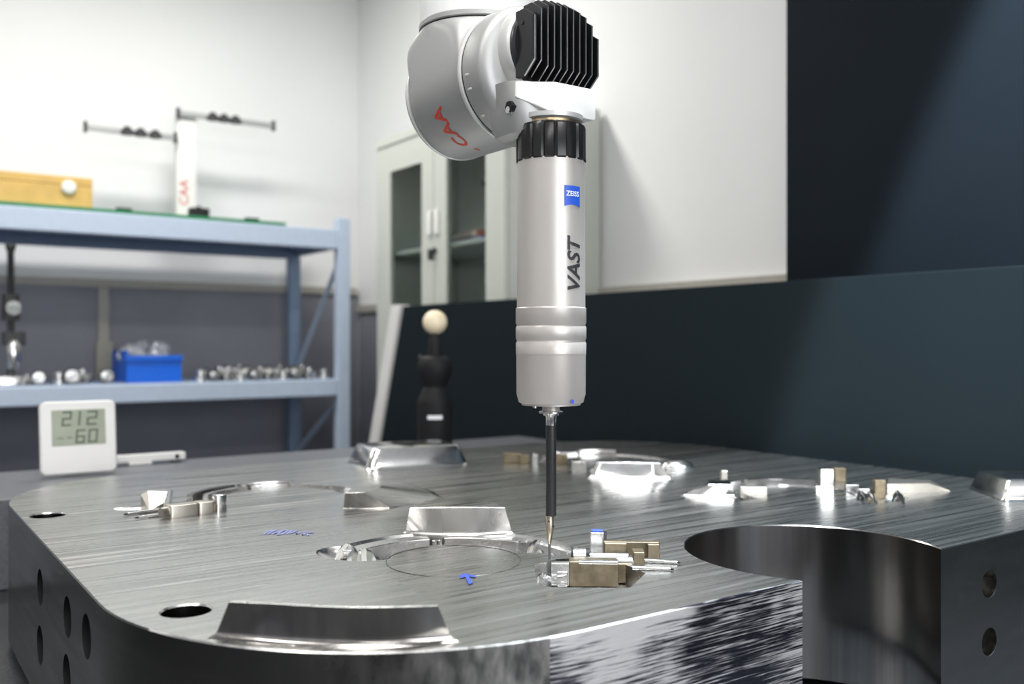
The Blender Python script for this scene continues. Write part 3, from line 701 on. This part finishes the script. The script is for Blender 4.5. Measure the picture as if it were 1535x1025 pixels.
def digit(ch, x, z, w_, h_, bm):
    t = h_*.13; S = {'a': (0, h_-t, w_, h_), 'd': (0, 0, w_, t), 'g': (0, h_/2-t/2, w_, h_/2+t/2), 'f': (0, h_/2, t, h_), 'b': (w_-t, h_/2, w_, h_), 'e': (0, 0, t, h_/2), 'c': (w_-t, 0, w_, h_/2)}
    for s_ in SEG[ch]:
        a_, b2, c_, d_ = S[s_]
        bm.faces.new([bm.verts.new(tl(x+u+.1*v, z+v, -.0010)) for u, v in ((a_, b2), (c_, b2), (c_, d_), (a_, d_))])
for nm, dl in (('digits', [('2', -.033, .098, .018, .030), ('1', -.008, .098, .010, .030), ('2', .014, .098, .020, .030)]), ('digits', [('6', -.008, .062, .018, .028), ('0', .016, .062, .018, .028), ('-', -.042, .066, .012, .016), ('-', -.024, .066, .012, .016)])):
    bm = B()
    for d_ in dl: digit(*d_, bm)
    obj(nm, bm, 'lcd_ink', th, smooth=False)
tplate(.016, .010, .066, .042, .012, -.0004, .003, 'white_plastic', 'button_cover', .0005)
obj('stand_leg', cbox(TX, TY+.055, ZG, ZG+.06, .04, .005), 'white_plastic', th)

# white clip bar on the guideway
cb = thing('clip_bar', 'white flat bar with a dark screw lying behind the thermometer', 'bar', (.57, 2.15, ZG))
v = onz(232, 694, ZG)
obj('bar', rbox(B(), v.x-.02, v.y, ZG+.006, ZG+.022, .17, .03, .004, 0, .002), 'white_plastic', cb)
obj('lug', rbox(B(), v.x-.035, v.y-.012, ZG, ZG+.008, .05, .02, .004, 0, .002), 'white_plastic', cb)
obj('lug', rbox(B(), v.x+.045, v.y, ZG, ZG+.008, .02, .02, .004, 0, .002), 'guide', cb)
obj('screw', lathe(B(), [(.005, -.001), (.005, .002)], (v.x+.045, v.y-.0155, ZG+.014), 12, 'y'), 'black', cb)

# ------------------------------------------------------------------ reference sphere on black stand
SXY = ray(652, 512.5)*2.376; SX, SY = SXY.x, SXY.y
def zs(py): return CAMZ+(CY-py)*2.376/FPX
st = thing('reference_sphere', 'cream ceramic ball on a black turned stand in front of dark panel', 'calibration sphere', (SX, SY, ZG))
obj('stand_body', lathe(B(), [(.0435, ZG), (.0445, ZG+.004), (.0445, zs(603)), (.043, zs(598)), (.033, zs(586)), (.029, zs(579))], (SX, SY, 0), 40), 'black', st)
obj('joint_knob', lathe(B(), [(.029, zs(580)), (.034, zs(572)), (.0425, zs(561)), (.0445, zs(552)), (.0435, zs(543)), (.038, zs(537)), (.026, zs(533))], (SX, SY, 0), 32), 'black', st)
obj('lever', tube(B(), [(SX-.02, SY+.01, zs(548)), (SX-.036, SY+.02, zs(532))], .006, 10), 'blackish', st)
obj('stem', lathe(B(), [(.017, zs(540)), (.017, zs(515)), (.013, zs(503)), (.008, zs(499)), (.007, zs(493))], (SX, SY, 0), 24), 'black', st)
R3 = .0312
obj('ceramic_ball', lathe(B(), [(R3*math.sin(PI*j/20), zs(483)-R3*math.cos(PI*j/20)) for j in range(1, 20)], (SX, SY, 0), 32), 'ceramic', st)
f = lambda x, y: Vector((SX+.0449*math.cos(math.atan2(-SY, -SX)+x/.0449), SY+.0449*math.sin(math.atan2(-SY, -SX)+x/.0449), zs(623)+y))
bm = B(); q = [bm.verts.new((x, y, 0)) for y in (-.006, .004) for x in (-.019, -.009, 0, .009, .019)]
for i in range(4): bm.faces.new((q[i], q[i+1], q[i+6], q[i+5]))
obj('label_strip', warp(bm, f), 'print_white', st, recalc=False, smooth=False)

# ------------------------------------------------------------------ blue rack
FX, FY0, FY1 = 1.71, 3.72, 4.27
rk = thing('storage_rack', 'pale blue steel storage rack with two shelves against the wall', 'rack', (.7, 4.0, 0))
for x in (-.3, FX):
    for y, mm in ((FY0, 'rack'), (FY1, 'rack_shaded')): obj('post', cbox(x, y, 0, 1.779, .055, .05), mm, rk, bevel=.004)
for z0, z1 in ((1.645, 1.728), (1.019, 1.089), (.25, .32)):
    for y, mm in ((FY0+.002, 'rack'), (FY1, 'rack_shaded')): obj('beam', box(B(), -.272, FX-.028, y-.022, y+.022, z0, z1), mm, rk, bevel=.005)
    for x in (-.3, FX): obj('side_beam', box(B(), x-.018, x+.018, FY0+.026, FY1-.026, z0+.01, z1-.01), 'rack_shaded', rk, bevel=.003)
    obj('shelf_board', box(B(), -.27, FX-.03, FY0+.026, FY1-.024, z1-.03, z1+.001), 'rack_shaded', rk)
for x in (-.3, FX):
    for za, zb in ((1.10, 1.60), (1.0, .72), (.72, .36)):
        up = za < zb
        obj('brace', tube(B(), [(x, FY0+.03, zb if up else za), (x, FY1-.03, za if up else zb)], .013, 6), 'rack', rk)
ZS1, ZS2 = 1.7292, 1.0902
tag(obj('green_mat', rbox(B(), .59, 3.96, ZS1, ZS1+.014, 1.73, .50, .005, 0, .002), 'green'), 'thin green mat covering the upper shelf of the rack', 'mat')
for px in (185, 380):
    v = ony(px, 325, 3.705)
ZM = ZS1+.014
wb = thing('wooden_box', 'yellow wooden box with round white knob on the green mat', 'box', (.45, 3.93, ZM))
obj('case', box(B(), .12, .726, 3.80, 4.06, ZM, ZM+.088), 'wood', wb, bevel=.004)
obj('lid', box(B(), .12, .726, 3.80, 4.06, ZM+.0885, ZM+.122), 'wood', wb, bevel=.004)
v = ony(103, 281, 3.80); obj('knob', lathe(B(), [(.026, .0), (.026, -.006), (.022, -.012), (.010, -.014)], (v.x, 3.80, v.z), 24, 'y'), 'white_plastic', wb)
# gauge stand with two crossbars
GY = 4.17
def gxz(px, py): v = ony(px, py, GY-.04); return v.x, v.z
gsx = gxz(282, 250)[0]
gs = thing('gauge_stand', 'white upright gauge stand with two crossbars on the green mat', 'gauge', (gsx, GY, ZM))
obj('foot', rbox(B(), gsx-.01, GY-.02, ZM, ZM+.02, .16, .10, .01), 'white_plastic', gs)
obj('column', rbox(B(), gsx, GY, ZM+.02, gxz(282, 172)[1], .085, .05, .008), 'white_plastic', gs)
fr = lambda x, y: Vector((gsx-.012-y, GY-.026, gxz(278, 288)[1]+x))
obj('red_print', warp(text_bm('CAA', .055), fr), 'print_red', gs, smooth=False, recalc=False)
for nm, pa_, pb_, cl in (('crossbar', (128, 188), (263, 208), (190, 210, 232)), ('crossbar', (267, 170), (410, 188), (318, 335, 352))):
    (xa, za), (xb, zb) = gxz(*pa_), gxz(*pb_); z = (za+zb)/2
    cbx = obj(nm, box(B(), xa, xb, GY-.045, GY-.028, z-.012, z+.012), 'silver_paint', gs, bevel=.003)
    for x in (xa, xb): obj('end_cap', box(B(), x-.006, x+.006, GY-.05, GY-.026, z-.022, z+.022), 'blackish', cbx)
    for px in cl:
        x = gxz(px, 190)[0]; obj('clamp', lathe(B(), [(.026, -.014), (.026, .000), (.014, .016), (.010, .020)], (x, GY-.05, z), 16), 'blackish', cbx)
v = ony(299, 328, 3.85)
ob = thing('magnetic_base', 'small black block at the foot of the gauge stand', 'block', (v.x, 3.85, ZM))
obj('block_body', rbox(B(), v.x, 3.86, ZM, ZM+.05, .075, .05, .004), 'black', ob); obj('block_switch', lathe(B(), [(.010, .05), (.010, .058)], (v.x, 3.86, ZM), 16), 'blackish', ob)
for px, nm in ((186, 'near the wooden box'), (378, 'toward the rack end')):
    v = ony(px, 328, 3.74)
    b_ = rbox(B(), v.x, 3.745, ZM, ZM+.012, .055, .03, .003)
    tag(obj('mat_clip', b_, 'black'), 'flat black clip on the green mat edge ' + nm, 'clip')
# blue bin with bags
v0, v1 = ony(190, 565, 3.79), ony(272, 565, 3.79)
bn = thing('parts_bin', 'bright blue plastic parts bin on the middle shelf', 'bin', ((v0.x+v1.x)/2, 3.9, ZS2))
bx0, bx1, by0, by1, bh_ = v0.x, v1.x, 3.79, 4.05, .105
bm = B(); t_ = .006
box(bm, bx0, bx1, by0, by1, ZS2, ZS2+t_); box(bm, bx0, bx1, by0, by0+t_, ZS2+t_, ZS2+bh_); box(bm, bx0, bx1, by1-t_, by1, ZS2+t_, ZS2+bh_)
box(bm, bx0, bx0+t_, by0+t_, by1-t_, ZS2+t_, ZS2+bh_+.02); box(bm, bx1-t_, bx1, by0+t_, by1-t_, ZS2+t_, ZS2+bh_)
obj('bin_body', bm, 'blue_bin', bn, smooth=False)
obj('bin_lip', box(B(), bx0-.004, bx1+.004, by0-.008, by0, ZS2+bh_-.02, ZS2+bh_), 'blue_bin', bn, bevel=.002)
mid = (bx0+bx1)/2
for k, (dx, dy, rr, h_) in enumerate(((-.055, .0, .055, .05), (.05, .0, .05, .06), (0, .082, .035, .065))):
    bm = blob((mid+dx, 3.92+dy, ZS2+.10), rr, rr*.8, h_, .3*k, 14, 9)
    for vv in bm.verts: vv.co += Vector((random.uniform(-1, 1), random.uniform(-1, 1), random.uniform(-1, 1)))*.006
    tag(obj('plastic_bag', bm, 'bag', smooth=False), ['crumpled clear bag at the conduit side of the blue bin', 'crumpled clear bag at the post side of the blue bin', 'crumpled clear bag at the back of the blue bin'][k], 'bag', 'bags in the blue bin')
# dial gauge stand on the middle shelf
v = ony(16, 560, 3.9); gx = v.x; Yg = SA*gx+CA*3.9
def zg(py): return CAMZ+(CY-py)*Yg/FPX
dgs = thing('dial_gauge', 'silver and black dial gauge stand on the middle shelf', 'gauge', (gx, 3.9, ZS2))
obj('base', rbox(B(), gx, 3.9, ZS2, ZS2+.03, .10, .09, .01), 'steel_mill', dgs)
obj('column', lathe(B(), [(.012, ZS2+.03), (.012, zg(378)), (.018, zg(372)), (.018, zg(366))], (gx, 3.9, 0), 16), 'steel_side', dgs)
obj('clamp_block', rbox(B(), gx, 3.9, zg(480), zg(440), .055, .05, .008), 'blackish', dgs)
obj('dial', lathe(B(), [(.026, -.048), (.028, -.045), (.028, -.025)], (gx+.004, 3.9, zg(462)), 20, 'y'), 'steel_side', dgs)
obj('clamp_block', rbox(B(), gx+.01, 3.9, zg(518), zg(497), .075, .05, .008), 'blackish', dgs)
obj('sleeve', lathe(B(), [(.022, zg(552)), (.026, zg(535)), (.026, zg(518)), (.018, zg(510))], (gx+.008, 3.89, 0), 18), 'chrome', dgs)
# loose machined parts on the middle shelf
def small_part(kind, x, y, s, label, group):
    t_ = thing('machined_part', label, 'metal part', (x, y, ZS2), group)
    if kind == 0:
        obj('flange', lathe(B(), [(s, ZS2), (s, ZS2+s*.5), (s*.95, ZS2+s*.55)], (x, y, 0), 16), 'steel_mill', t_)
        obj('barrel', lathe(B(), [(s*.6, ZS2+s*.5), (s*.6, ZS2+s*1.5), (s*.5, ZS2+s*1.6)], (x, y, 0), 16), 'chrome', t_)
    elif kind == 1:
        obj('shaft', lathe(B(), [(s*.5, -s*1.6), (s*.5, -s*.3), (s*.8, -s*.3), (s*.8, s*.8), (s*.4, s*.8), (s*.4, s*1.6)], (x, y, ZS2+s), 14, 'y'), 'steel_mill', t_)
        obj('collar', lathe(B(), [(s, 0), (s, s*.4)], (x, y, ZS2+s), 14, 'y'), 'blackish', t_)
    else:
        obj('block', rbox(B(), x, y, ZS2, ZS2+s*1.2, s*1.8, s*1.4, .004, .3), 'steel_mill', t_)
        obj('stud', lathe(B(), [(s*.4, s*1.2), (s*.4, s*1.9)], (x, y, ZS2), 12), 'chrome', t_)
KL = ['flanged silver bushing among loose parts between blue bin and rack post', 'silver shaft with dark collar among loose parts right of blue bin', 'small steel block with a stud among loose parts by rack post']
i = 0
for row, yy in enumerate((3.775, 3.88, 3.99)):
    pxs = [300+row*9+k*20.5 for k in range(10-row)]
    for px in pxs:
        v = ony(px+random.uniform(-1.5, 1.5), 560, yy)
        if v.x > FX-.06: continue
        small_part(i % 3, v.x, yy, random.uniform(.024, .031), KL[i % 3], 'loose parts right of the bin'); i += 1
for k, (px, yy) in enumerate(((88, 3.82), (108, 3.80), (124, 3.84))):
    v = ony(px, 560, yy); small_part(k, v.x, yy, .030, ['flanged silver bushing lying left of the blue bin', 'silver shaft with dark collar lying left of the blue bin', 'steel block with a stud lying left of the blue bin'][k], 'parts left of the bin')
for k, (px, yy, s) in enumerate(((40, 3.80, .022), (58, 3.84, .026))):
    v = ony(px, 560, yy); small_part(2-k, v.x, yy, s, ['steel block with a stud beside the dial gauge stand', 'silver shaft with dark collar beside the dial gauge stand'][k], 'parts by the dial gauge')
v = ony(160, 560, 3.80); small_part(1, v.x, 3.80, .028, 'largest silver shaft lying against the blue bin', 'parts left of the bin')
# cable conduit on the wall
v = ony(153, 430, WY); cd = thing('cable_conduit', 'vertical beige cable conduit on the dark dado', 'conduit', (v.x, WY-.03, 0))
obj('channel', box(B(), v.x-.022, v.x+.022, WY-.036, WY-.013, 0, 1.488), 'beige', cd, bevel=.003)
v2 = ony(163, 520, WY); obj('junction_box', box(B(), v.x-.035, v.x+.035, WY-.06, WY-.0365, 1.05, 1.25), 'beige', cd, bevel=.004)

# ------------------------------------------------------------------ glass-door cabinet
XC = 1.70; cy0, cy1 = 2.47, 3.37; CZ = 2.05
cb_ = thing('glass_cabinet', 'tall grey-green steel cabinet with two glazed doors in the corner', 'cabinet', (1.9, 2.92, 0))
bm = B()
box(bm, XC+.02, XC+.40, cy0, cy0+.02, 0, CZ); box(bm, XC+.02, XC+.40, cy1-.02, cy1, 0, CZ); box(bm, XC+.38, XC+.40, cy0+.02, cy1-.02, 0, CZ)
box(bm, XC+.02, XC+.38, cy0+.02, cy1-.02, CZ-.03, CZ); box(bm, XC+.02, XC+.38, cy0+.02, cy1-.02, 0, .08); box(bm, XC+.02, XC+.38, cy0+.02, cy1-.02, .70, .74)
obj('carcass', bm, 'cab', cb_, smooth=False)
obj('back_lining', box(B(), XC+.37, XC+.379, cy0+.021, cy1-.021, .75, CZ-.031), 'cab_in', cb_, smooth=False)
def zc(px, py): return onx(px, py, XC).z
for z in (1.10, onx(660, 372, XC+.1).z): obj('shelf', box(B(), XC+.03, XC+.37, cy0+.022, cy1-.022, z-.014, z), 'cab', cb_, smooth=False)
ZSH = onx(660, 372, XC+.1).z
ymid = onx(650, 400, XC).y
for nm, ya, yb, gl, gr in (('door', ymid+.002, cy1-.002, onx(585, 300, XC).y, onx(632, 300, XC).y), ('door', cy0+.002, ymid-.002, onx(669, 300, XC).y, onx(728, 300, XC).y)):
    # ya..yb door extent, gr..gl pane extent
    bm = B(); za, zb = .10, CZ-.035; ga, gb_ = .80, CZ-.14
    box(bm, XC, XC+.018, ya, gr, za, zb); box(bm, XC, XC+.018, gl, yb, za, zb); box(bm, XC, XC+.018, gr, gl, za, ga); box(bm, XC, XC+.018, gr, gl, gb_, zb)
    d_ = obj(nm, bm, 'cab', cb_, smooth=False)
    obj('pane', box(B(), XC+.006, XC+.010, gr, gl, ga, gb_), 'glass', d_, smooth=False)
    hy = ymid+.022 if ya > ymid else ymid-.030
    obj('handle', rbox(B(), XC-.006, hy, onx(650, 352, XC).z, onx(650, 316, XC).z, .012, .020, .004), 'white_plastic', d_)
lk = onx(650, 376, XC); obj('lock', lathe(B(), [(.012, .001), (.012, -.006)], (XC, ymid-.012, lk.z), 16, 'x'), 'blackish', cb_)
obj('key', box(B(), XC-.03, XC-.006, ymid-.015, ymid-.009, lk.z-.035, lk.z+.004), 'blackish', cb_)
obj('cornice', box(B(), XC-.005, XC+.02, cy0, cy1, CZ-.033, CZ), 'cab', cb_, smooth=False)
def in_cab(name, px0, px1, z, h, m_, label, cat, xx=XC+.10, dx=.18):
    a_, b2 = onx(px0, 350, xx).y, onx(px1, 350, xx).y
    o = thing(name, label, cat, (xx, (a_+b2)/2, z))
    obj('cover', box(B(), xx, xx+dx, b2, a_, z, z+h), m_, o, bevel=.003); obj('pages', box(B(), xx-.001, xx+dx-.01, b2+.004, a_-.004, z+h*.2, z+h*.8), 'white_plastic', o, smooth=False)
in_cab('folder', 668, 722, ZSH+.0005, .022, 'blue_book', 'blue folder lying on the cabinet shelf under the orange one', 'folder')
in_cab('folder', 674, 716, ZSH+.0235, .02, 'orange', 'orange folder on top of the blue one in the cabinet', 'folder')
in_cab('folder', 690, 728, 1.1005, .05, 'blue_book', 'blue box file low in the cabinet', 'folder')
in_cab('folder', 672, 726, 1.151+.0, .02, 'cab_in', 'dark folder on the blue box file in the cabinet', 'folder', XC+.12)
v = onx(700, 268, XC+.2)
tl_ = thing('tool_bar', 'dark tool hanging at the back of the glazed cabinet', 'tool', (XC+.2, v.y, v.z))
obj('bar', tube(B(), [(XC+.36, v.y-.16, v.z-.02), (XC+.36, v.y, v.z), (XC+.36, v.y+.12, v.z+.015)], .012, 8), 'blackish', tl_); obj('grip', tube(B(), [(XC+.355, v.y-.02, v.z), (XC+.355, v.y+.05, v.z+.008)], .02, 10), 'black', tl_)
